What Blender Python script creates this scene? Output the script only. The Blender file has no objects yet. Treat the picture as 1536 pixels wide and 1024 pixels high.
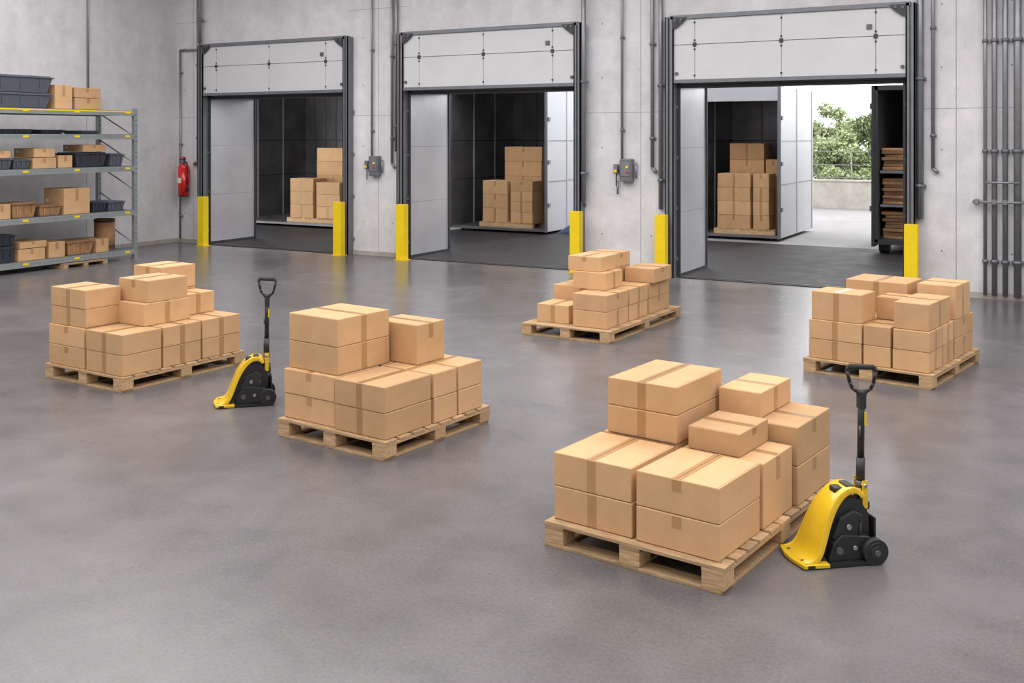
import bpy, bmesh, math, random
from mathutils import Vector, Matrix
random.seed(7)
S=bpy.context.scene
S.view_settings.view_transform='Standard'
S.view_settings.look='None'
S.view_settings.exposure=0.0

# ------------------------------------------------------------ materials
def mat(name,col,rough=.6,metal=0.,var=None,noise=4.,noise_amt=.0,bump=0.,bscale=60.,stretch=None,spec=.5,emit=0,island=0.,objrand=0.,coat=0.,rnoise=0.):
    m=bpy.data.materials.new(name);m.use_nodes=True
    nt=m.node_tree;N=nt.nodes;L=nt.links;b=N['Principled BSDF']
    b.inputs['Base Color'].default_value=(*col,1);b.inputs['Roughness'].default_value=rough
    b.inputs['Metallic'].default_value=metal;b.inputs['Specular IOR Level'].default_value=spec
    b.inputs['Coat Weight'].default_value=coat
    tc=N.new('ShaderNodeTexCoord');mp=N.new('ShaderNodeMapping');L.new(tc.outputs['Object'],mp.inputs['Vector'])
    if stretch: mp.inputs['Scale'].default_value=stretch
    cur=None
    if noise_amt>0:
        n=N.new('ShaderNodeTexNoise');n.inputs['Scale'].default_value=noise;n.inputs['Detail'].default_value=8;n.inputs['Roughness'].default_value=.62
        L.new(mp.outputs['Vector'],n.inputs['Vector'])
        r=N.new('ShaderNodeMapRange');r.inputs[1].default_value=.3;r.inputs[2].default_value=.7
        r.inputs[3].default_value=1-noise_amt;r.inputs[4].default_value=1+noise_amt
        L.new(n.outputs['Fac'],r.inputs['Value']);cur=r.outputs[0]
        if rnoise:
            rr=N.new('ShaderNodeMapRange');rr.inputs[1].default_value=.3;rr.inputs[2].default_value=.7
            rr.inputs[3].default_value=rough-rnoise;rr.inputs[4].default_value=rough+rnoise
            L.new(n.outputs['Fac'],rr.inputs['Value']);L.new(rr.outputs[0],b.inputs['Roughness'])
    def mult(a,bk):
        if a is None: return bk
        q=N.new('ShaderNodeMath');q.operation='MULTIPLY';L.new(a,q.inputs[0]);L.new(bk,q.inputs[1]);return q.outputs[0]
    if island>0:
        g=N.new('ShaderNodeNewGeometry');r=N.new('ShaderNodeMapRange');r.inputs[3].default_value=1-island;r.inputs[4].default_value=1+island
        L.new(g.outputs['Random Per Island'],r.inputs['Value']);cur=mult(cur,r.outputs[0])
    if objrand>0:
        g=N.new('ShaderNodeObjectInfo');r=N.new('ShaderNodeMapRange');r.inputs[3].default_value=1-objrand;r.inputs[4].default_value=1+objrand
        L.new(g.outputs['Random'],r.inputs['Value']);cur=mult(cur,r.outputs[0])
    if cur is not None:
        v=N.new('ShaderNodeVectorMath');v.operation='SCALE';v.inputs[0].default_value=col;L.new(cur,v.inputs['Scale'])
        L.new(v.outputs[0],b.inputs['Base Color'])
    if bump>0:
        n=N.new('ShaderNodeTexNoise');n.inputs['Scale'].default_value=bscale;n.inputs['Detail'].default_value=6
        L.new(mp.outputs['Vector'],n.inputs['Vector'])
        bp=N.new('ShaderNodeBump');bp.inputs['Strength'].default_value=bump;bp.inputs['Distance'].default_value=.01
        L.new(n.outputs['Fac'],bp.inputs['Height']);L.new(bp.outputs[0],b.inputs['Normal'])
    return m

def concrete(name,base,a_big,a_mid,a_fine,rough,rvar,bump,spots=0.,streak=0.,specks=0.,md=10,spec=.5):
    m=bpy.data.materials.new(name);m.use_nodes=True
    nt=m.node_tree;N=nt.nodes;L=nt.links;b=N['Principled BSDF'];b.inputs['Specular IOR Level'].default_value=spec
    tc=N.new('ShaderNodeTexCoord')
    def noise(sc,det,rg=.6,dist=0,st=None):
        n=N.new('ShaderNodeTexNoise');n.inputs['Scale'].default_value=sc;n.inputs['Detail'].default_value=det
        n.inputs['Roughness'].default_value=rg;n.inputs['Distortion'].default_value=dist
        if st:
            mp=N.new('ShaderNodeMapping');mp.inputs['Scale'].default_value=st
            L.new(tc.outputs['Object'],mp.inputs['Vector']);L.new(mp.outputs[0],n.inputs['Vector'])
        else: L.new(tc.outputs['Object'],n.inputs['Vector'])
        return n.outputs['Fac']
    def rng(s,lo,hi,o0,o1):
        r=N.new('ShaderNodeMapRange');r.inputs[1].default_value=lo;r.inputs[2].default_value=hi
        r.inputs[3].default_value=o0;r.inputs[4].default_value=o1;L.new(s,r.inputs['Value']);return r.outputs[0]
    def mul(a,c):
        q=N.new('ShaderNodeMath');q.operation='MULTIPLY';L.new(a,q.inputs[0]);L.new(c,q.inputs[1]);return q.outputs[0]
    n1=noise(.35,4,.55,.6);n2=noise(2.2,md,.7 if md>8 else .55,.4);n3=noise(45,6,.75)
    f=mul(mul(rng(n1,.3,.7,1-a_big,1+a_big),rng(n2,.3,.7,1-a_mid,1+a_mid)),rng(n3,.3,.7,1-a_fine,1+a_fine))
    if spots:
        n4=noise(1.3,10,.8,1.2);f=mul(f,rng(n4,.60,.72,1,1-spots))
        n6=noise(.9,9,.75,.8);f=mul(f,rng(n6,.58,.70,1,1+spots*.8))
    if streak:
        n5=noise(1.0,6,.6,.2,(2.2,2.2,.22));f=mul(f,rng(n5,.35,.7,1+streak,1-streak))
    if specks:
        n7=noise(14,3,.6);f=mul(f,rng(n7,.66,.74,1,1-specks))
        n8=noise(22,2,.5);f=mul(f,rng(n8,.70,.76,1,1+specks))
    v=N.new('ShaderNodeVectorMath');v.operation='SCALE';v.inputs[0].default_value=base;L.new(f,v.inputs['Scale'])
    L.new(v.outputs[0],b.inputs['Base Color'])
    L.new(rng(n1 if md<=8 else n2,.3,.7,rough-rvar,rough+rvar),b.inputs['Roughness'])
    bp=N.new('ShaderNodeBump');bp.inputs['Strength'].default_value=bump;bp.inputs['Distance'].default_value=.01
    L.new(n3,bp.inputs['Height']);L.new(bp.outputs[0],b.inputs['Normal'])
    return m

M_floor=concrete('floor_concrete',(.138,.127,.131),.12,.15,.22,.26,.05,.04,specks=.16,md=8)
M_wall=concrete('wall_concrete',(.66,.645,.66),.09,.12,.05,.85,.05,.3,spots=.16,streak=.06)
M_joint=mat('wall_joint',(.30,.30,.31),.9)
M_ceil=mat('ceiling_paint',(.6,.6,.6),.9)
M_ground=concrete('yard_concrete',(.21,.205,.21),.1,.15,.08,.8,.05,.2)
M_mat=concrete('dock_asphalt',(.022,.020,.023),.15,.3,.25,.6,.1,.2,spec=.16)
M_card=mat('cardboard',(.585,.360,.185),.72,noise=5,noise_amt=.08,bump=.08,bscale=160,objrand=.12,spec=.25)
M_tape=mat('packing_tape',(.42,.24,.105),.25,noise=12,noise_amt=.08,objrand=.15)
M_seam=mat('cardboard_seam',(.16,.085,.035),.8)
M_label=mat('paper_label',(.75,.7,.62),.6)
M_wood=mat('pallet_wood',(.46,.305,.17),.75,noise=7,noise_amt=.32,stretch=(1,9,9),island=.28,bump=.25,bscale=22,spec=.25)
M_yel=mat('yellow_paint',(.88,.62,.006),.38,noise=9,noise_amt=.06,rnoise=.08)
M_jyel=mat('jack_yellow_enamel',(.78,.50,.012),.25,noise=6,noise_amt=.08,coat=.4)
M_blk=mat('black_steel',(.018,.018,.02),.35)
M_rub=mat('black_rubber',(.022,.022,.024),.65)
M_hub=mat('wheel_hub',(.12,.12,.13),.4,metal=.4)
M_chrome=mat('polished_steel',(.5,.5,.52),.2,metal=1.)
M_steel=mat('grey_painted_steel',(.18,.19,.21),.42,metal=.3,noise=5,noise_amt=.12)
M_pipe=mat('conduit_grey',(.25,.26,.28),.38,metal=.5,noise=6,noise_amt=.1)
M_dark=mat('dark_bracket',(.035,.036,.04),.45)
M_panel=mat('door_panel_white',(.62,.62,.64),.42,noise=2,noise_amt=.04)
M_jamb=mat('jamb_white_metal',(.62,.62,.66),.28,metal=.5,noise=1.2,noise_amt=.10)
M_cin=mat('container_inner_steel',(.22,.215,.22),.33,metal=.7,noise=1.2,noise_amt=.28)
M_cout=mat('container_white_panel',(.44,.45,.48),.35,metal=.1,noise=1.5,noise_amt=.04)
M_navy=mat('navy_panel',(.12,.16,.27),.4)
M_rack=mat('rack_galvanized',(.34,.37,.38),.45,metal=.5,noise=7,noise_amt=.1)
M_rsh=mat('rack_shelf_board',(.13,.14,.15),.6)
M_red=mat('extinguisher_red',(.62,.012,.01),.25,coat=.4)
M_bin=mat('dark_plastic_bin',(.035,.04,.052),.45)
M_gbin=mat('grey_plastic_bin',(.10,.112,.14),.45)
M_wrap=mat('brown_board',(.34,.18,.085),.7,noise=4,noise_amt=.3,island=.35)
M_leaf=mat('leaves',(.22,.27,.13),.7,island=.45,objrand=.3)
M_bark=mat('bark',(.12,.09,.06),.9)
M_lwall=concrete('yard_wall_concrete',(.40,.37,.33),.1,.2,.05,.85,.05,.2,spots=.25)

# ------------------------------------------------------------ mesh builder
class MB:
    def __init__(s): s.bm=bmesh.new();s.mats=[]
    def mi(s,m):
        if m not in s.mats: s.mats.append(m)
        return s.mats.index(m)
    def box(s,x0,x1,y0,y1,z0,z1,m,bev=0,seg=1,mx=None):
        t=bmesh.new();bmesh.ops.create_cube(t,size=1)
        for v in t.verts:
            v.co=Vector((x0+(v.co.x+.5)*(x1-x0),y0+(v.co.y+.5)*(y1-y0),z0+(v.co.z+.5)*(z1-z0)))
        if bev: bmesh.ops.bevel(t,geom=t.edges[:],offset=bev,segments=seg,affect='EDGES',profile=.5)
        s.add(t,m,mx)
    def add(s,t,m,mx=None,smooth=False):
        if mx is not None: bmesh.ops.transform(t,matrix=mx,verts=t.verts)
        k=s.mi(m);mp={}
        for v in t.verts: mp[v]=s.bm.verts.new(v.co)
        for f in t.faces:
            try:
                nf=s.bm.faces.new([mp[v] for v in f.verts]);nf.material_index=k;nf.smooth=smooth or f.smooth
            except ValueError: pass
        t.free()
    def cyl(s,p0,p1,r,m,seg=16,r2=None,mx=None,cap=True):
        p0=Vector(p0);p1=Vector(p1);d=p1-p0
        t=bmesh.new();bmesh.ops.create_cone(t,cap_ends=cap,segments=seg,radius1=r,radius2=r if r2 is None else r2,depth=d.length)
        q=Vector((0,0,1)).rotation_difference(d.normalized()).to_matrix().to_4x4()
        bmesh.ops.transform(t,matrix=Matrix.Translation((p0+p1)/2)@q,verts=t.verts)
        for f in t.faces: f.smooth=len(f.verts)==4
        s.add(t,m,mx)
    def sph(s,c,r,m,sc=(1,1,1)):
        t=bmesh.new();bmesh.ops.create_uvsphere(t,u_segments=16,v_segments=10,radius=r)
        for v in t.verts: v.co=Vector((v.co.x*sc[0]+c[0],v.co.y*sc[1]+c[1],v.co.z*sc[2]+c[2]))
        s.add(t,m,smooth=True)
    def tube(s,pts,r,m,seg=12):
        for a,b in zip(pts,pts[1:]): s.cyl(a,b,r,m,seg)
        for p in pts[1:-1]: s.sph(p,r*1.02,m)
    def prism(s,prof,y0,y1,m,plane='xz',bev=0,mx=None):
        t=bmesh.new()
        if plane=='xz': vs=[t.verts.new((x,y0,z)) for x,z in prof]
        else: vs=[t.verts.new((x,z,y0)) for x,z in prof]
        f=t.faces.new(vs);r=bmesh.ops.extrude_face_region(t,geom=[f])
        d=Vector((0,y1-y0,0)) if plane=='xz' else Vector((0,0,y1-y0))
        bmesh.ops.translate(t,vec=d,verts=[g for g in r['geom'] if isinstance(g,bmesh.types.BMVert)])
        bmesh.ops.recalc_face_normals(t,faces=t.faces)
        if bev: bmesh.ops.bevel(t,geom=t.edges[:],offset=bev,segments=2,affect='EDGES',profile=.5)
        s.add(t,m,mx)
    def obj(s,name,loc=(0,0,0),rz=0,bevel=0,parent=None):
        bmesh.ops.recalc_face_normals(s.bm,faces=s.bm.faces)
        me=bpy.data.meshes.new(name);s.bm.to_mesh(me);s.bm.free()
        for m in s.mats: me.materials.append(m)
        o=bpy.data.objects.new(name,me);S.collection.objects.link(o);o.location=loc;o.rotation_euler=(0,0,rz)
        if parent: o.parent=parent
        return o

# ------------------------------------------------------------ room shell
YW=17.43;XL=-18.9;XR=7.0;YB=-7.0;ZC=7.2;WT=.3
DO=[(-17.86,-13.74),(-12.20,-8.30),(-6.36,-2.46)];ZH=3.46;ZT=4.63
b=MB();b.box(XL-.3,XR+.3,YB-.3,YW+WT,-.2,0,M_floor);b.obj('floor')
b=MB();b.box(XL-.3,XR+.3,YB-.3,YW+WT,ZC,ZC+.2,M_ceil);b.obj('ceiling')
b=MB();b.box(XL-.3,XL,YB,YW+WT,0,ZC,M_wall)
for y in (2.9,8.9,14.9): b.box(XL,XL+.002,y-.006,y+.006,0.1,ZC,M_joint)
b.obj('wall_left')
b=MB();b.box(XR,XR+.3,YB,YW+WT,0,ZC,M_wall);b.obj('wall_right')
b=MB();b.box(XL,XR,YB-.3,YB,0,ZC,M_wall);b.obj('wall_rear')
b=MB();xs=[XL]+[v for d in DO for v in d]+[XR]
for i in range(0,len(xs),2): b.box(xs[i],xs[i+1],YW,YW+WT,0,ZC,M_wall)
for d in DO: b.box(d[0],d[1],YW,YW+WT,ZH,ZC,M_wall)
for x in (-18.35,-12.95,-7.05,-1.75): b.box(x-.005,x+.005,YW-.002,YW,.09,ZC,M_joint)
for i in range(0,len(xs),2):
    for z in (2.95,5.2): b.box(xs[i],xs[i+1],YW-.0015,YW,z-.004,z+.004,M_joint)
    for z in (.7,2.3,3.6,4.6):
        for q in (.25,.75):
            x=xs[i]+(min(xs[i+1],xs[i]+2.0)-xs[i])*q;b.cyl((x,YW-.002,z),(x,YW,z),.016,M_joint,12)
b.obj('wall_back')
b=MB()
for i in range(0,len(xs),2): b.box(xs[i]+.0,xs[i+1]-.0,YW-.02,YW,0,.09,M_lwall)
b.obj('baseboard_back')
b=MB();b.box(XL,XL+.02,YB,YW-.02,0,.09,M_lwall);b.obj('baseboard_left')

# dock doors
def dock_door(x0,x1,n):
    b=MB();yf=YW-.16
    w=x1-x0;cx=[x0,x0+.10*w,x0+.49*w,x0+.88*w,x1]
    rows=[(ZH+.05,4.12),(4.13,ZT-.05)]
    for z0,z1 in rows:
        for i in range(4): b.box(cx[i]+.004,cx[i+1]-.004,yf,yf+.07,z0,z1,M_panel,bev=.004)
    b.box(x0,x1,yf+.02,YW-.002,ZH+.02,ZT-.02,M_steel)
    b.box(x0-.03,x1+.03,yf-.03,yf+.08,ZH-.01,ZH+.05,M_steel)
    b.box(x0-.06,x1+.06,yf-.04,YW-.002,ZT-.05,ZT+.02,M_steel)
    for i in (1,2,3):
        for z in (ZH+.12,4.04,4.2,ZT-.12):
            b.cyl((cx[i],yf-.012,z),(cx[i],yf+.01,z),.018,M_dark,10)
        b.box(cx[i]-.03,cx[i]+.03,yf-.02,yf,4.09,4.16,M_dark)
    b.box(cx[3]-.14,cx[3]-.06,yf-.03,yf,4.24,4.32,M_hub)
    for sx,e in ((1,x0),(-1,x1)):
        p=[(e,ZT-.02),(e+sx*.26,ZT-.02),(e+sx*.20,ZT-.10),(e+sx*.07,ZT-.20),(e,ZT-.22)]
        b.prism(p,yf-.05,yf-.01,M_dark)
        for q in ((.05,-.07),(.16,-.06)): b.cyl((e+sx*q[0],yf-.07,ZT+q[1]),(e+sx*q[0],yf-.04,ZT+q[1]),.025,M_hub,10)
        b.cyl((e+sx*.06,yf-.03,ZH+.16),(e+sx*.06,yf,ZH+.16),.03,M_hub,10)
    for e0,e1 in ((x0-.15,x0+.01),(x1-.01,x1+.13)):
        b.box(e0,e1,YW-.05,YW-.002,0,ZT,M_steel)
        b.box(e0,e0+.02,YW-.2,YW-.05,0,ZT,M_steel)
        b.box(e1-.02,e1,YW-.2,YW-.05,0,ZT,M_steel)
        b.box(e0,e0+.055,YW-.2,YW-.18,0,ZT,M_steel);b.box(e1-.055,e1,YW-.2,YW-.18,0,ZT,M_steel)
        b.box(e0+.055,e1-.055,YW-.16,YW-.14,0,ZT,M_steel)
        for z in (.3,1.2,2.1,3.0): b.box(e0-.03,e1+.03,YW-.06,YW-.002,z,z+.06,M_steel)
    for e,sx in ((x0,1),(x1,-1)):
        a,c=sorted((e+sx*.012,e+sx*.05))
        b.box(a,c,YW,YW+1.45,.02,ZH-.02,M_jamb)
        for q in (1.15,2.3): 
            a2,c2=sorted((e+sx*.05,e+sx*.052));b.box(a2,c2,YW+.02,YW+1.43,q-.003,q+.003,M_steel)
        a,c=sorted((e+sx*.012,e+sx*.075))
        b.box(a,c,YW+1.45,YW+1.5,.0,ZH,M_dark)
        b.box(a,c,YW-.02,YW,.0,ZH,M_dark)
        b.box(a,c,YW+.0,YW+1.45,0,.06,M_dark)
    b.box(x0+.012,x1-.012,YW,YW+1.5,ZH-.03,ZH-.002,M_steel)
    b.box(x0+.02,x1-.02,YW-.03,YW+.05,ZH-.09,ZH-.03,M_rub)
    b.obj('door_%d'%n)
for i,d in enumerate(DO): dock_door(d[0],d[1],i+1)

# ------------------------------------------------------------ exterior
b=MB();b.box(-70,60,YW+WT,120,-.2,-.012,M_ground);b.obj('ground')
b=MB();b.box(-24,3,YW+WT,23.9,-.0115,-.001,M_mat);b.obj('dock_apron')
for d in DO:
    b=MB();b.box(d[0]+.08,d[1]-.08,YW-.14,YW+WT+1.1,.001,.012,M_mat)
    b.box(d[0]+.08,d[1]-.08,YW+.0,YW+.05,.012,.018,M_dark)
    b.obj('dock_leveler_plate')
b=MB();b.box(-24,3,YW+WT,20.4,4.8,5.0,M_steel);b.obj('unseen_shade_slab')  # added slab out of view, blocks sky light to keep the dock openings dark
b=MB();b.box(-45,40,37,37.25,-.012,.93,M_lwall)
b.box(-45,40,36.97,37.28,.93,.99,M_lwall)
for i in range(28): b.box(-45+i*3,-44.75+i*3,36.93,37.0,-.01,1.05,M_lwall)
b.obj('yard_wall')
b=MB()
for i in range(60):
    x=-45+i*1.4;b.cyl((x,37.6,-.01),(x,37.6,2.0),.022,M_steel,8)
for z in (1.05,1.5,1.98): b.cyl((-45,37.6,z),(38,37.6,z),.012,M_steel,8)
b.obj('yard_fence')
def tree(x,y,h,r,n=6800):
    b=MB();b.cyl((0,0,-.02),(0,0,h*.55),.12,M_bark,8,r2=.06)
    for k in range(5):
        a=k*1.3;b.cyl((0,0,h*.35),(math.cos(a)*r*.5,math.sin(a)*r*.5,h*.7),.05,M_bark,6,r2=.02)
    t=bmesh.new();cl=[]
    for _ in range(26):
        zz=random.uniform(.08,.84);k=1-.65*zz**2
        cl.append((Vector((random.uniform(-r,r)*.8*k,random.uniform(-r,r)*.8*k,h*zz)),random.uniform(.25,.42)*r*(1.15-zz*.5)))
    for _ in range(n):
        c,rr=random.choice(cl);d=Vector((random.gauss(0,1),random.gauss(0,1),random.gauss(0,1))).normalized()
        p=c+d*rr*random.uniform(.4,1);p.z=c.z+(p.z-c.z)*.8
        if p.z<.1: p.z=.1
        u=Vector((random.gauss(0,1),random.gauss(0,1),random.gauss(0,1))).normalized();w=u.orthogonal().normalized();s=random.uniform(.06,.12)
        t.faces.new([t.verts.new(p+u*s),t.verts.new(p+w*s*.6),t.verts.new(p-u*s),t.verts.new(p-w*s*.6)])
    b.add(t,M_leaf);b.obj('tree',(x,y,0),random.uniform(0,6))
for x,y,h,r in ((-20,56,4.2,2.6),(-17,58,3.9,2.4),(-14.6,54.5,3.8,2.3),(-12.6,57,4.7,2.2),(-10.9,53,3.0,1.8),(-9.6,58,4.3,2.0),(-7.6,54,2.8,1.9),(-6.0,60,3.8,2.2),(-3.6,56,3.0,2.2),(-25,57,4.6,3),(1,57,4,2.4),(-13,74,4.6,3.6),(-8,76,4.4,3.8),(-18,72,4.6,3.4)):
    tree(x,y,h,r)

# ------------------------------------------------------------ cardboard boxes
def cbox(name,w,d,h,mx,tape='x',drop=1.,label=False):
    b=MB();g=.003
    b.box(-w/2+g,w/2-g,-d/2+g,d/2-g,.001,h-.001,M_card,bev=.006,seg=2)
    tw=.03;T=.0014
    L,W=(w,d) if tape=='x' else (d,w)
    def bx(a0,a1,c0,c1,z0,z1,m):
        if tape=='x': b.box(a0,a1,c0,c1,z0,z1,m)
        else: b.box(c0,c1,a0,a1,z0,z1,m)
    bx(-L/2+.008,L/2-.008,-tw,tw,h-.003,h-.001+T,M_tape)
    bx(-L/2+.008,L/2-.008,-.0018,.0018,h-.003,h-.001+T+.0008,M_seam)
    dh=h*drop
    for sg in (-1,1):
        a,c=sorted((sg*(L/2-g-.002),sg*(L/2-g+T)));bx(a,c,-tw,tw,h-dh+.008,h-.007,M_tape)
    for sg in (-1,1):
        a,c=sorted((sg*(W/2-.013),sg*(W/2-.0115)))
        bx(-L/2+.01,L/2-.01,a,c,h-.003,h-.0004,M_seam)
    if label:
        b.box(-w*.38,-w*.38+.07,-d/2+g-.0012,-d/2+g+.001,h*.5,h*.5+.04,M_label)
    o=b.obj(name);o.matrix_world=mx
    return o
def pallet(w,d,P):
    b=MB()
    xs=[-w+.0,-w/2-.07,-.14];ys=[0,d/2-.07,d-.14]
    for x in xs: b.box(x,x+.12,0,d,.0,.02,M_wood,bev=.002)
    for y in ys: b.box(-w+.121,-w/2-.071,y,y+.12,.0,.02,M_wood,bev=.002);b.box(-w/2+.051,-.141,y,y+.12,.0,.02,M_wood,bev=.002)
    for x in (-w,-w/2-.07,-.14):
        for y in ys: b.box(x+.001,x+.135,y+.001,y+.139,.0205,.105,M_wood,bev=.003)
        b.box(x,x+.136,0,d,.1055,.127,M_wood,bev=.002)
    n=int(round(d/.16));st=d/n
    for i in range(n): b.box(-w,0,i*st+.0 if i else 0,(i+1)*st-(.028 if i<n-1 else 0),.1275,.149,M_wood,bev=.002)
    for x in (-w+.06,-w/2,-.07):
        for i in range(n):
            for q in (-.02,.02): b.cyl((x+q,i*st+st*.4,.148),(x+q,i*st+st*.4,.1497),.004,M_dark,6)
    return b.obj('wooden_pallet',P[0:2]+(0,),P[2])

def stack(P,w,d,rows):
    ph=math.radians(P[2]);pallet(w,d,(P[0],P[1],ph))
    R=Matrix.Translation((P[0],P[1],0))@Matrix.Rotation(ph,4,'Z')
    for r in rows:
        l0,l1,b0,b1,zs=r[:5];tp=r[5] if len(r)>5 else None
        for k,(z0,z1) in enumerate(zip(zs,zs[1:])):
            j=lambda a:random.uniform(-a,a)
            W=l1-l0;D=b1-b0
            t=tp or ('y' if W>=D else 'x')
            M=R@Matrix.Translation((-(l0+l1)/2+j(.004),(b0+b1)/2+j(.004),z0+.0005))@Matrix.Rotation(math.radians(j(.6)),4,'Z')
            cbox('cardboard_box',W-.008,D-.008,z1-z0-.001,M,t,random.choice((1,1,1,.4)))
Z2=[.15,.355,.56]
stack((-8.180,6.853,-3.8),1.265,1.566,[
 (.02,.62,.02,.49,Z2),(.64,1.25,.02,.49,Z2),(.02,.62,.50,.99,Z2,'x'),(.64,1.25,.50,.99,Z2),(.02,.62,1.0,1.53,Z2,'x'),(.64,1.25,1.0,1.53,Z2),
 (.64,1.24,.04,.47,[.56,.75,.945]),(.22,.66,.42,1.01,[.56,.79]),(.24,.74,.49,1.0,[.79,1.02],'y'),
 (.76,1.24,.50,.99,[.56,.78]),(.72,1.22,1.03,1.50,[.56,.81,1.065]),(.38,.70,1.03,1.49,[.56,.79])])
stack((-4.689,6.396,-6.2),1.21,1.354,[
 (.03,.59,.03,.60,Z2,'y'),(.60,1.20,.05,.60,Z2),(.02,.59,.61,.925,Z2),(.02,.59,.935,1.28,Z2),(.60,1.20,.61,1.28,Z2),
 (.60,1.19,.09,.72,[.56,.79,1.02],'x'),(.33,.84,.76,1.14,[.56,.90],'x')])
stack((-4.982,11.338,-2.5),1.239,2.217,[
 (.10,.58,.12,.75,Z2),(.66,1.13,.18,.62,[.15,.38]),(.10,.60,.77,1.35,Z2),(.10,.60,1.37,2.05,Z2),(.64,1.16,.66,1.25,Z2),(.64,1.16,1.27,2.0,Z2),
 (.30,.78,.50,1.0,[.56,.78]),(.40,.88,.54,1.0,[.78,.97]),(.50,.95,1.1,1.65,[.56,.76,.95]),(.04,.48,1.4,2.0,[.56,.75])])
stack((-1.294,10.820,-9.9),1.339,1.665,[
 (.05,.42,.05,.50,Z2),(.43,.72,.05,.50,Z2),(.73,1.31,.05,.50,Z2),(.05,.42,.51,.90,Z2),(.43,1.31,.51,.90,Z2),(.05,.66,.91,1.6,Z2),(.68,1.31,.91,1.6,Z2),
 (.73,1.28,.06,.48,[.56,.86]),(.55,1.24,.93,1.5,[.56,.90]),(.44,.74,.50,.88,[.56,.80]),(.06,.42,.08,.84,[.56,.83]),(.05,.46,.93,1.5,[.56,.92])])
P5=(-1.707,5.428,-7.2)
stack(P5,1.19,1.80,[
 (.05,.59,.05,.62,Z2,'y'),(.61,1.17,.06,.62,Z2,'y'),(.04,.60,.64,1.12,[.15,.545],'x'),(.62,1.17,.64,1.31,Z2),
 (.02,.60,1.14,1.76,[.15,.40,.65],'x'),(.62,1.17,1.33,1.76,Z2),
 (.61,1.13,.63,1.31,[.56,.74,.92],'y'),(.20,.56,.66,1.12,[.545,.69],'x'),(.29,.60,1.19,1.74,[.65,.82],'x')])

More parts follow.
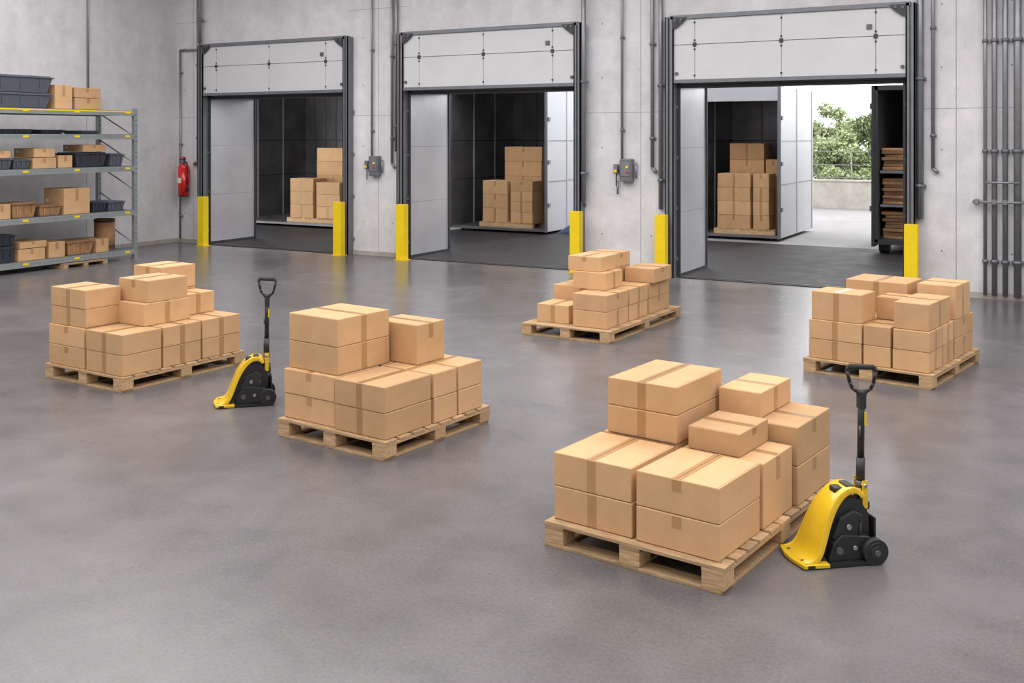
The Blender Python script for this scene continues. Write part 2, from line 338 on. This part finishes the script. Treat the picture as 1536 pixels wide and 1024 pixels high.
# ------------------------------------------------------------ pallet jacks
def jack(loc,rz,sc=1.):
    root=bpy.data.objects.new('pallet_jack',None);S.collection.objects.link(root);root.location=loc;root.rotation_euler=(0,0,rz);root.scale=(sc,sc,sc)
    b=MB()
    def bez(p0,p1,p2,p3,n):
        return [tuple((1-t)**3*p0[k]+3*(1-t)**2*t*p1[k]+3*(1-t)*t*t*p2[k]+t**3*p3[k] for k in (0,1)) for t in [i/n for i in range(n+1)]]
    out=bez((-.03,.032),(.05,.03),(.06,.09),(.09,.17),7)[:-1]+bez((.09,.17),(.125,.28),(.19,.42),(.30,.44),12)[:-1]+bez((.30,.44),(.34,.445),(.37,.43),(.39,.39),5)
    n=len(out);inn=[]
    for i,p in enumerate(out):
        a=out[max(0,i-1)];c=out[min(n-1,i+1)];dx,dz=c[0]-a[0],c[1]-a[1];l=math.hypot(dx,dz)
        inn.append((p[0]+dz/l*.018,max(.012,p[1]-dx/l*.018)))
    def wd(z): return .150-.070*min(1,z/.44)
    def band(inner,outer,ya,yb):
        t=bmesh.new();V=[]
        for a,e in zip(outer,inner):
            V.append([t.verts.new((a[0],ya*wd(a[1]),a[1])),t.verts.new((a[0],yb*wd(a[1]),a[1])),t.verts.new((e[0],yb*wd(a[1]),e[1])),t.verts.new((e[0],ya*wd(a[1]),e[1]))])
        for p,q in zip(V,V[1:]):
            for k in range(4):
                f=t.faces.new([p[k],p[(k+1)%4],q[(k+1)%4],q[k]])
        t.faces.new(V[0]);t.faces.new(V[-1][::-1])
        bmesh.ops.recalc_face_normals(t,faces=t.faces)
        ed=[e for e in t.edges if len(e.link_faces)==2 and e.calc_face_angle(0)>1.2]
        bmesh.ops.bevel(t,geom=ed,offset=.004,segments=2,affect='EDGES',profile=.5)
        for f in t.faces: f.smooth=True
        b.add(t,M_jyel)
    band(inn,out,-1,1)
    inn2=[];o2=[]
    for i,p in enumerate(out):
        a=out[max(0,i-1)];c=out[min(n-1,i+1)];dx,dz=c[0]-a[0],c[1]-a[1];l=math.hypot(dx,dz);w=.026+.014*math.sin(math.pi*i/(n-1))
        inn2.append((p[0]+dz/l*w,max(.012,p[1]-dx/l*w)));o2.append((p[0]-dz/l*.004,p[1]+dx/l*.004))
    band(inn2,o2,-1.07,-.97);band(inn2,o2,.97,1.07)
    b.prism([(-.07,-.02),(-.045,-.165),(.12,-.172),(.12,.172),(-.045,.165),(-.07,.05)],.006,.030,M_jyel,plane='xy',bev=.005)
    b.box(.22,.29,-.035,.035,.395,.432,M_blk,bev=.004)
    b.box(.29,.34,-.05,.05,.434,.448,M_blk,bev=.003)
    for q in (-.05,.05): b.cyl((-.02,q*1.8,.028),(-.02,q*1.8,.036),.010,M_hub,10)
    b.obj('hood',parent=root)
    b=MB()
    b.prism([(.06,.03),(.11,.10),(.15,.22),(.21,.33),(.28,.385),(.36,.37),(.42,.28),(.43,.03)],-.078,.078,M_blk)
    b.prism([(-.02,-.168),(.47,-.168),(.47,.168),(-.02,.168)],.0065,.026,M_blk,plane='xy')
    b.prism([(.13,.025),(.16,.13),(.22,.18),(.40,.16),(.45,.025)],-.132,.132,M_blk,bev=.006)
    b.prism([(.17,.15),(.22,.27),(.31,.31),(.37,.28),(.36,.15)],-.108,-.078,M_rub,bev=.005)
    b.cyl((.20,-.142,.09),(.20,-.13,.09),.022,M_hub,14);b.cyl((.30,-.142,.10),(.30,-.13,.10),.014,M_chrome,12)
    b.cyl((.27,-.122,.22),(.27,-.106,.22),.016,M_chrome,12)
    b.cyl((.41,0,.03),(.41,0,.36),.040,M_blk,20);b.cyl((.41,0,.36),(.41,0,.43),.022,M_chrome,20);b.cyl((.41,0,.42),(.41,0,.46),.032,M_hub,20)
    b.box(.37,.45,-.05,.05,.29,.34,M_rub,bev=.008)
    for q in (-.055,.05): b.box(.395,.43,q,q+.006,.30,.47,M_jyel)
    b.cyl((.41,-.065,.44),(.41,.065,.44),.011,M_chrome)
    b.tube([(.33,-.09,.30),(.35,-.11,.24),(.34,-.12,.15)],.007,M_rub,8)
    b.box(.445,.46,-.10,.10,.03,.26,M_blk,bev=.004)
    b.obj('pump_body',parent=root)
    b=MB()
    for y in (-.175,.125):
        b.cyl((.42,y,.077),(.42,y+.05,.077),.077,M_rub,36)
        b.cyl((.42,y-.004,.077),(.42,y+.054,.077),.060,M_blk,28)
        b.cyl((.42,y-.010,.077),(.42,y+.060,.077),.038,M_rub,24)
        b.cyl((.42,y-.016,.077),(.42,y+.066,.077),.018,M_hub,16)
    b.cyl((.42,-.13,.077),(.42,.13,.077),.018,M_hub,12)
    b.cyl((.10,-.12,.028),(.10,.12,.028),.024,M_rub,16)
    b.obj('wheels',parent=root)
    b=MB()
    b.cyl((.41,0,.42),(.413,0,.60),.027,M_blk,16);b.cyl((.413,0,.58),(.418,0,1.0),.021,M_blk,16)
    b.box(.395,.44,-.026,.026,.90,1.01,M_rub,bev=.006)
    b.cyl((.39,-.03,.74),(.39,-.03,.80),.006,M_hub,8);b.box(.425,.436,-.028,-.018,.80,.88,M_jyel)
    a=-rz+math.radians(18);ux,uy=math.cos(a),math.sin(a)
    pts=[(-.022,1.0),(-.055,1.025),(-.070,1.06),(-.086,1.13),(-.080,1.155),(.080,1.155),(.086,1.13),(.070,1.06),(.055,1.025),(.022,1.0)]
    b.tube([(.418+p*ux,p*uy,z) for p,z in pts],.0115,M_blk,12)
    b.cyl((.418-.074*ux,-.074*uy,1.157),(.418+.074*ux,.074*uy,1.157),.0165,M_rub,14)
    b.tube([(.418-.03*ux,-.03*uy,1.0),(.418+.03*ux,.03*uy,1.0)],.019,M_blk)
    b.obj('handle',parent=root)
jack((-1.475,6.12,0),math.radians(40),.97)
jack((-7.04,7.03,0),math.radians(44),1.0)

# ------------------------------------------------------------ bollards
for x in (-17.68,-13.72,-12.10,-8.18,-6.52,-2.36):
    b=MB();b.box(-.1,.1,-.08,.08,.012,1.13,M_yel,bev=.008,seg=2);b.box(-.13,.13,-.11,.11,0,.012,M_yel)
    for q in (-.115,.115): b.cyl((q,-.09,.012),(q,-.09,.022),.01,M_hub,8)
    b.obj('bollard',(x,17.08,0))

# ------------------------------------------------------------ containers at the docks
def container(x0,x1,y0,y1,h,name,lint=.35,lm=None):
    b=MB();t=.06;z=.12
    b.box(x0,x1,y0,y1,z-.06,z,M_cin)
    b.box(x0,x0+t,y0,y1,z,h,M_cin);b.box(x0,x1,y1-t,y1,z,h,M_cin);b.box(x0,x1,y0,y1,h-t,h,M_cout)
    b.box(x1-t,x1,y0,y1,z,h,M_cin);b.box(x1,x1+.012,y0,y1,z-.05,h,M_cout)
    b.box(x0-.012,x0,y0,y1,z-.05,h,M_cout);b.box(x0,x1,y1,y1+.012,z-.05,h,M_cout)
    b.box(x0,x1,y0-.04,y0,h-lint,h,lm or M_cout)
    n=max(2,int((y1-y0)/1.1))
    for i in range(n+1):
        y=y0+(y1-y0)*i/n
        b.box(x1+.012,x1+.03,y-.03,y+.03,z-.05,h,M_cout)
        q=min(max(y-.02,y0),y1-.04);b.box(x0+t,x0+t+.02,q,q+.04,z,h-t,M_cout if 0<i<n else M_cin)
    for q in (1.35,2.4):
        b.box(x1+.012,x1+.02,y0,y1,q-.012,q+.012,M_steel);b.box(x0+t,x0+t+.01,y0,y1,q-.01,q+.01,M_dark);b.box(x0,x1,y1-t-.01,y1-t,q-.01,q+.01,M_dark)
    m=int((x1-x0)/.4)
    for i in range(1,m): 
        x=x0+(x1-x0)*i/m;b.box(x-.02,x+.02,y1-t-.025,y1-t,z,h-t,M_steel if i%2==0 else M_cin)
    for e in (x0,x1): b.box(e-.035,e+.035,y0-.05,y0,z-.06,h,M_steel)
    for x in (x0+.25,x1-.2):
        for y in (y0+.3,y1-.3):
            b.cyl((x-.04,y,.03),(x+.04,y,.03),.03,M_rub,16);b.box(x-.05,x+.05,y-.05,y+.05,.04,z-.05,M_dark)
    for q in (.7,1.8,2.9): b.box(x1+.02,x1+.06,y0+.0,y0+.12,q,q+.1,M_steel)
    b.obj(name)
container(-21.6,-16.5,21.9,25.2,4.25,'freight_container',.3,M_cin)
container(-14.95,-12.0,23.3,26.8,4.2,'freight_container',.3,M_cin)
container(-8.54,-6.35,24.5,27.75,3.72,'freight_container')
b=MB();b.prism([(0,0),(1.5,0),(1.5,.85),(1.3,.85)],0,.06,M_navy);b.prism([(.1,.03),(1.45,.03),(1.45,.8),(1.32,.8)],-.01,0,M_navy)
b.obj('loading_ramp',(-11.9,23.7,.0),math.radians(35))

def cargo(x,y,cols):
    b=MB();X0=min(c[0] for c in cols)-.06;X1=max(c[1] for c in cols)+.06;Y0=min(c[2] for c in cols)-.05;Y1=max(c[3] for c in cols)+.05
    for q in (Y0,(Y0+Y1)/2-.06,Y1-.12): b.box(X0,X1,q,q+.12,0,.09,M_wood)
    k=int((X1-X0)/.16);s=(X1-X0)/k
    for i in range(k): b.box(X0+i*s,X0+(i+1)*s-.02,Y0,Y1,.0905,.115,M_wood)
    b.obj('wooden_pallet',(x,y,.121))
    for c in cols:
        for z0,z1 in zip(c[4],c[4][1:]):
            M=Matrix.Translation((x+(c[0]+c[1])/2,y+(c[2]+c[3])/2,z0+.237))@Matrix.Rotation(random.uniform(-.02,.02),4,'Z')
            cbox('cardboard_box',c[1]-c[0]-.02,c[3]-c[2]-.02,z1-z0-.002,M,'y',random.choice((1,.4)))
def lv(h,n): return [h*i/n for i in range(n+1)]
cargo(-7.98,24.75,[(.0,.85,0,.7,lv(1.36,4)),(.08,.98,.75,1.5,lv(2.1,5)),(.88,1.3,.05,.7,lv(1.36,4)),(1.0,1.4,.75,1.5,lv(1.7,4))])
cargo(-14.1,23.6,[(.0,.78,0,.65,lv(1.1,3)),(.82,1.5,.05,.65,lv(1.1,4)),(.28,1.45,.7,1.3,lv(2.0,5))])
cargo(-19.6,22.2,[(.0,.85,0,.6,lv(1.1,3)),(.9,1.75,.05,.65,lv(1.0,3)),(.38,1.6,.7,1.3,lv(1.95,5))])

# open dark truck on the right of door 3
b=MB();x0,x1,y0,y1,h=-3.92,-1.6,22.95,27,3.6
b.box(x0,x0+.07,y0,y1,.25,h,M_dark);b.box(x1-.07,x1,y0,y1,.25,h,M_dark);b.box(x0,x1,y1-.07,y1,.25,h,M_dark)
b.box(x0,x1,y0,y1,h-.1,h,M_dark);b.box(x0,x1,y0,y1,.2,.3,M_dark)
b.box(x0+.1,x1-.1,y0+.1,y0+2,1.72,1.78,M_steel)
b.box(x0+.1,x1-.1,y0+.1,y0+2,1.0,1.05,M_steel)
b.box(x0-.06,x0,y0-.02,y0+.5,.15,h,M_dark)
for x in (x0+.15,x1-.15):
    for y in (y0+.4,y1-.5): b.cyl((x-.1,y,.2),(x+.1,y,.2),.2,M_rub,20)
for z in (.9,2.1,3.1): b.box(x0-.1,x0-.06,y0,y0+.1,z,z+.12,M_steel)
truck=b.obj('delivery_truck')
for bx,bz,n in ((0.10,.3,8),(0.95,.3,7),(0.10,1.05,8),(0.95,1.05,7),(.10,1.78,7),(.95,1.78,6)):
    b=MB();z=0
    for i in range(n):
        a=random.uniform(-.04,.04);t=random.uniform(.06,.085)
        R=Matrix.Rotation(random.uniform(-.10,.10),4,'Z')
        b.box(.04+a,.72+a,.10+a,1.0,z,z+t-.004,M_wrap,bev=.012,mx=R);z+=t
    b.obj('folded_cardboard_bundle',(x0+bx,y0+.15,bz+.002),parent=truck)

# ------------------------------------------------------------ wall services
def pipe(name,pts,r=.028,clips=True):
    b=MB();b.tube([Vector(p) for p in pts],r,M_pipe,12)
    a,c=Vector(pts[0]),Vector(pts[1])
    if clips and abs(a.z-c.z)>1.5:
        z=min(a.z,c.z)+.5
        while z<max(a.z,c.z)-.2:
            b.cyl((a.x,a.y,z),(a.x,a.y,z+.05),r*1.4,M_steel,12);b.box(a.x-r*1.6,a.x+r*1.6,a.y,min(a.y+.08,YW-.001),z,z+.04,M_steel);z+=1.7
    b.obj(name)
yp=YW-.06
pipe('conduit_pipe',[(-18.72,yp,.1),(-18.72,yp,4.55),(-18.1,yp,4.55)],.025)
pipe('conduit_pipe',[(-18.13,yp,7.1),(-18.13,yp,1.95),(-18.25,yp,1.85)],.04)
pipe('conduit_pipe',[(-17.98,yp-.1,7.1),(-17.98,yp-.1,4.7)],.045)
pipe('conduit_pipe',[(-13.08,yp,7.1),(-13.08,yp,2.1)],.022)
pipe('conduit_pipe',[(-12.56,yp,7.1),(-12.56,yp,1.95),(-12.48,yp,1.85)],.03)
pipe('conduit_pipe',[(-12.45,yp,7.1),(-12.45,yp,2.2)],.035)
pipe('conduit_pipe',[(-8.12,yp-.1,7.1),(-8.12,yp-.1,1.3)],.045)
pipe('conduit_pipe',[(-7.39,yp,7.1),(-7.39,yp,2.1)],.025)
pipe('conduit_pipe',[(-7.48,yp,1.7),(-7.48,yp,1.45)],.02)
pipe('conduit_pipe',[(-6.80,yp,7.1),(-6.80,yp,1.95),(-6.72,yp,1.85)],.035)
pipe('conduit_pipe',[(-6.64,yp,7.1),(-6.64,yp,1.2)],.04)
pipe('conduit_pipe',[(-2.27,yp-.02,7.1),(-2.27,yp-.02,1.2)],.055)
pipe('conduit_pipe',[(-2.08,yp,7.1),(-2.08,yp,2.0),(-2.0,yp,1.93)],.03)
pipe('conduit_pipe',[(XL+.05,14.9,7.1),(XL+.05,14.9,3.1)],.02,False)
for i,(x,r) in enumerate(((-1.33,.028),(-1.20,.04),(-1.05,.04),(-.88,.055),(-.72,.03))): pipe('conduit_pipe',[(x,yp,7.1),(x,yp,.06)],r)
b=MB()
b.cyl((-1.5,yp-.09,1.50),(-.7,yp-.09,1.50),.022,M_pipe,12)
for x in (-1.45,-1.20,-1.05): b.box(x-.035,x+.035,yp-.12,yp+.05,1.46,1.54,M_pipe,bev=.01)
b.cyl((-1.33,yp-.09,1.80),(-.85,yp-.09,1.80),.018,M_pipe,12)
b.obj('pipe_manifold')
def cbx(x,s=1):
    b=MB();b.box(-.11*s,.13*s,-.14,0,-.22,.2,M_steel,bev=.015,seg=2)
    b.box(-.08*s,.1*s,-.155,-.14,-.12,.15,M_pipe,bev=.004)
    b.cyl((-.16,-.08,.0),(-.11*s,-.08,0),.035,M_dark,12);b.box(-.24,-.16,-.12,-.02,-.07,.1,M_pipe,bev=.01)
    b.cyl((.05,-.18,.05),(.05,-.15,.05),.025,M_yel,12);b.cyl((.05,-.18,-.04),(.05,-.15,-.04),.02,M_red,12)
    b.box(-.22,-.17,-.14,-.12,-.05,.0,M_yel)
    b.cyl((-.2,-.07,-.07),(-.2,-.07,-.3),.012,M_dark,8);b.cyl((.18,-.05,.12),(.18,-.05,-.15),.02,M_pipe,8)
    b.obj('door_control_box',(x,YW-.002,1.9))
cbx(-13.0);cbx(-7.3)
b=MB();b.cyl((0,0,0),(0,0,.66),.13,M_red,28);b.sph((0,0,.66),.13,M_red,(1,1,.75));b.cyl((0,0,-.02),(0,0,.02),.125,M_blk,28)
b.cyl((0,0,.74),(0,0,.84),.035,M_hub,14);b.box(-.12,.05,-.02,.02,.84,.865,M_blk);b.box(-.1,.05,-.02,.02,.885,.91,M_red);b.box(.0,.05,-.02,.02,.86,.89,M_blk)
b.tube([(.04,-.02,.82),(.13,-.03,.78),(.165,-.04,.6),(.165,-.04,.25)],.018,M_blk,10);b.cyl((.165,-.04,.27),(.165,-.04,.1),.022,M_blk,10,r2=.035)
b.box(-.05,.05,-.1335,-.12,.3,.42,M_label);b.box(-.05,.05,.12,.155,.3,.6,M_steel)
b.obj('fire_extinguisher',(-18.5,YW-.16,1.12))

# ------------------------------------------------------------ shelving rack
xf,xb,ye,ys=-17.0,-18.1,14.57,8.6
LV=[.2,1.0,1.9,2.55,3.03]
b=MB()
for x in (xf,xb):
    for y in (ye,ys):
        b.box(x-.04,x+.04,y-.05,y+.03,.0,LV[-1]+.05,M_rack)
        b.box(x-.07,x+.07,y-.07,y+.05,0,.012,M_rack)
        for k in range(26): b.cyl((x+.038,y-.01,.2+k*.11),(x+.042,y-.01,.2+k*.11),.012,M_dark,6)
for z in LV:
    for x in (xf,xb): b.box(x-.025,x+.03,ys,ye,z-.1,z-.0,M_rack)
    for y in (ye,ys): b.box(xb,xf,y-.04,y-.01,z-.09,z-.01,M_rack)
    b.box(xb,xf-.03,ys,ye-.02,z-.01,z+.005,M_rsh)
    b.box(xf+.03,xf+.034,ys+.1,ye-.1,z-.035,z-.01,M_yel if z>2.9 else M_rack)
    for y in (12.0,14.3,13.1): b.box(xf+.031,xf+.036,y,y+.12,z-.06,z-.02,M_yel)
for i in range(5):
    z0=.3+i*.55
    b.cyl((xf,ye,z0),(xb,ye,z0+.5),.014,M_rack,8)
b.obj('storage_rack')
b=MB()
for y in (12.8,13.25,13.7): b.box(-17.5,-16.88,y,y+.1,0,.06,M_wood,bev=.002)
for x in (-17.5,-17.25,-17.0): b.box(x,x+.12,12.8,13.8,.0605,.085,M_wood,bev=.002)
b.obj('wooden_skid')
def tub(y0,y1,z,h,m,dep=.6,xo=.06,name='plastic_bin'):
    w=y1-y0;b=MB()
    t=bmesh.new();bmesh.ops.create_cube(t,size=1)
    for v in t.verts:
        s=1 if v.co.z>0 else .86
        v.co=Vector((v.co.x*dep*s,v.co.y*w*s,(v.co.z+.5)*h*.88))
    bmesh.ops.bevel(t,geom=t.edges[:],offset=.015,segments=2,affect='EDGES',profile=.5);b.add(t,m)
    b.box(-dep/2-.02,dep/2+.02,-w/2-.02,w/2+.02,h*.86,h*.93,m,bev=.006);b.box(-dep/2+.02,dep/2-.02,-w/2+.02,w/2-.02,h*.93,h,m,bev=.006)
    for k in range(3): b.box(dep/2*.97,dep/2+.005,-w*.3+k*w*.3-.01,-w*.3+k*w*.3+.01,h*.3,h*.85,m)
    b.obj(name,(xf-xo-dep/2,(y0+y1)/2,z+.006))
def sbox(y0,y1,z,h,dep=.6,xo=.06):
    M=Matrix.Translation((xf-xo-dep/2,(y0+y1)/2,z+.006));cbox('cardboard_box',dep,y1-y0,h,M,'x',.5,label=True)
Y=lambda u:11.56+u*.0148
z=LV[4];tub(Y(-10),Y(75),z,.28,M_gbin);tub(Y(-12),Y(77),z+.285,.32,M_gbin,.64)
sbox(Y(80),Y(106),z,.46);sbox(Y(110),Y(151),z,.22);sbox(Y(109),Y(150),z+.226,.2)
z=LV[3];tub(Y(60),Y(95),z,.08,M_bin);tub(Y(120),Y(150),z,.07,M_gbin);tub(Y(0),Y(50),z,.09,M_bin)
z=LV[2];tub(Y(-5),Y(20),z,.2,M_gbin);sbox(Y(-5),Y(18),z+.21,.13);tub(Y(22),Y(45),z,.18,M_gbin)
sbox(Y(48),Y(82),z,.2);sbox(Y(50),Y(80),z+.21,.17);sbox(Y(85),Y(106),z,.24)
tub(Y(111),Y(160),z,.29,M_bin);sbox(Y(122),Y(158),z+.3,.14);tub(Y(166),Y(188),z,.26,M_gbin)
z=LV[1];sbox(Y(-5),Y(18),z,.27);tub(Y(20),Y(54),z,.28,M_wrap,name='storage_crate');tub(Y(58),Y(90),z,.2,M_wrap,name='storage_crate')
sbox(Y(93),Y(133),z,.5);tub(Y(138),Y(160),z,.2,M_bin);tub(Y(163),Y(190),z,.2,M_gbin)
z=LV[0];tub(Y(-5),Y(24),z,.3,M_bin);tub(Y(-5),Y(24),z+.31,.2,M_bin);sbox(Y(28),Y(66),z,.22);sbox(Y(30),Y(68),z+.23,.12);sbox(Y(71),Y(95),z,.3)
tub(Y(99),Y(139),z,.27,M_wrap,name='storage_crate');sbox(Y(143),Y(163),z,.27)
b=MB();b.cyl((0,0,0),(0,0,.62),.2,M_wrap,28);b.cyl((0,0,.05),(0,0,.08),.206,M_dark,28);b.cyl((0,0,.56),(0,0,.6),.206,M_dark,28)
b.obj('fiber_drum',(xf-.5,Y(180),LV[0]+.006))

# ------------------------------------------------------------ lights, world, camera
w=bpy.data.worlds.new('sky');S.world=w;w.use_nodes=True
bg=w.node_tree.nodes['Background'];bg.inputs[0].default_value=(1,1,1,1);bg.inputs[1].default_value=3.2
def area(x,y,z,sx,sy,e,rot=(0,0,0),col=(1,.985,.975)):
    l=bpy.data.lights.new('skylight','AREA');l.shape='RECTANGLE';l.size=sx;l.size_y=sy;l.energy=e;l.color=col
    o=bpy.data.objects.new('skylight',l);S.collection.objects.link(o);o.location=(x,y,z);o.rotation_euler=rot
for x in (-14.5,-8.5,-2.5,3.5):
    for y,e in ((-3.2,140),(3.6,305),(11,385)): area(x,y,ZC-.15,5.6,6.2,e)
s=bpy.data.lights.new('sun','SUN');s.energy=1.2;s.angle=.1;s.color=(1,.95,.88)
o=bpy.data.objects.new('sun',s);S.collection.objects.link(o);o.rotation_euler=(math.radians(-38),math.radians(12),0)

cam=bpy.data.cameras.new('camera');cam.sensor_width=36;cam.lens=35.99;cam.shift_y=-.1997;cam.clip_end=500
o=bpy.data.objects.new('camera',cam);S.collection.objects.link(o)
o.location=(0,0,2.5);o.rotation_euler=(math.radians(90),0,.5094)
S.camera=o
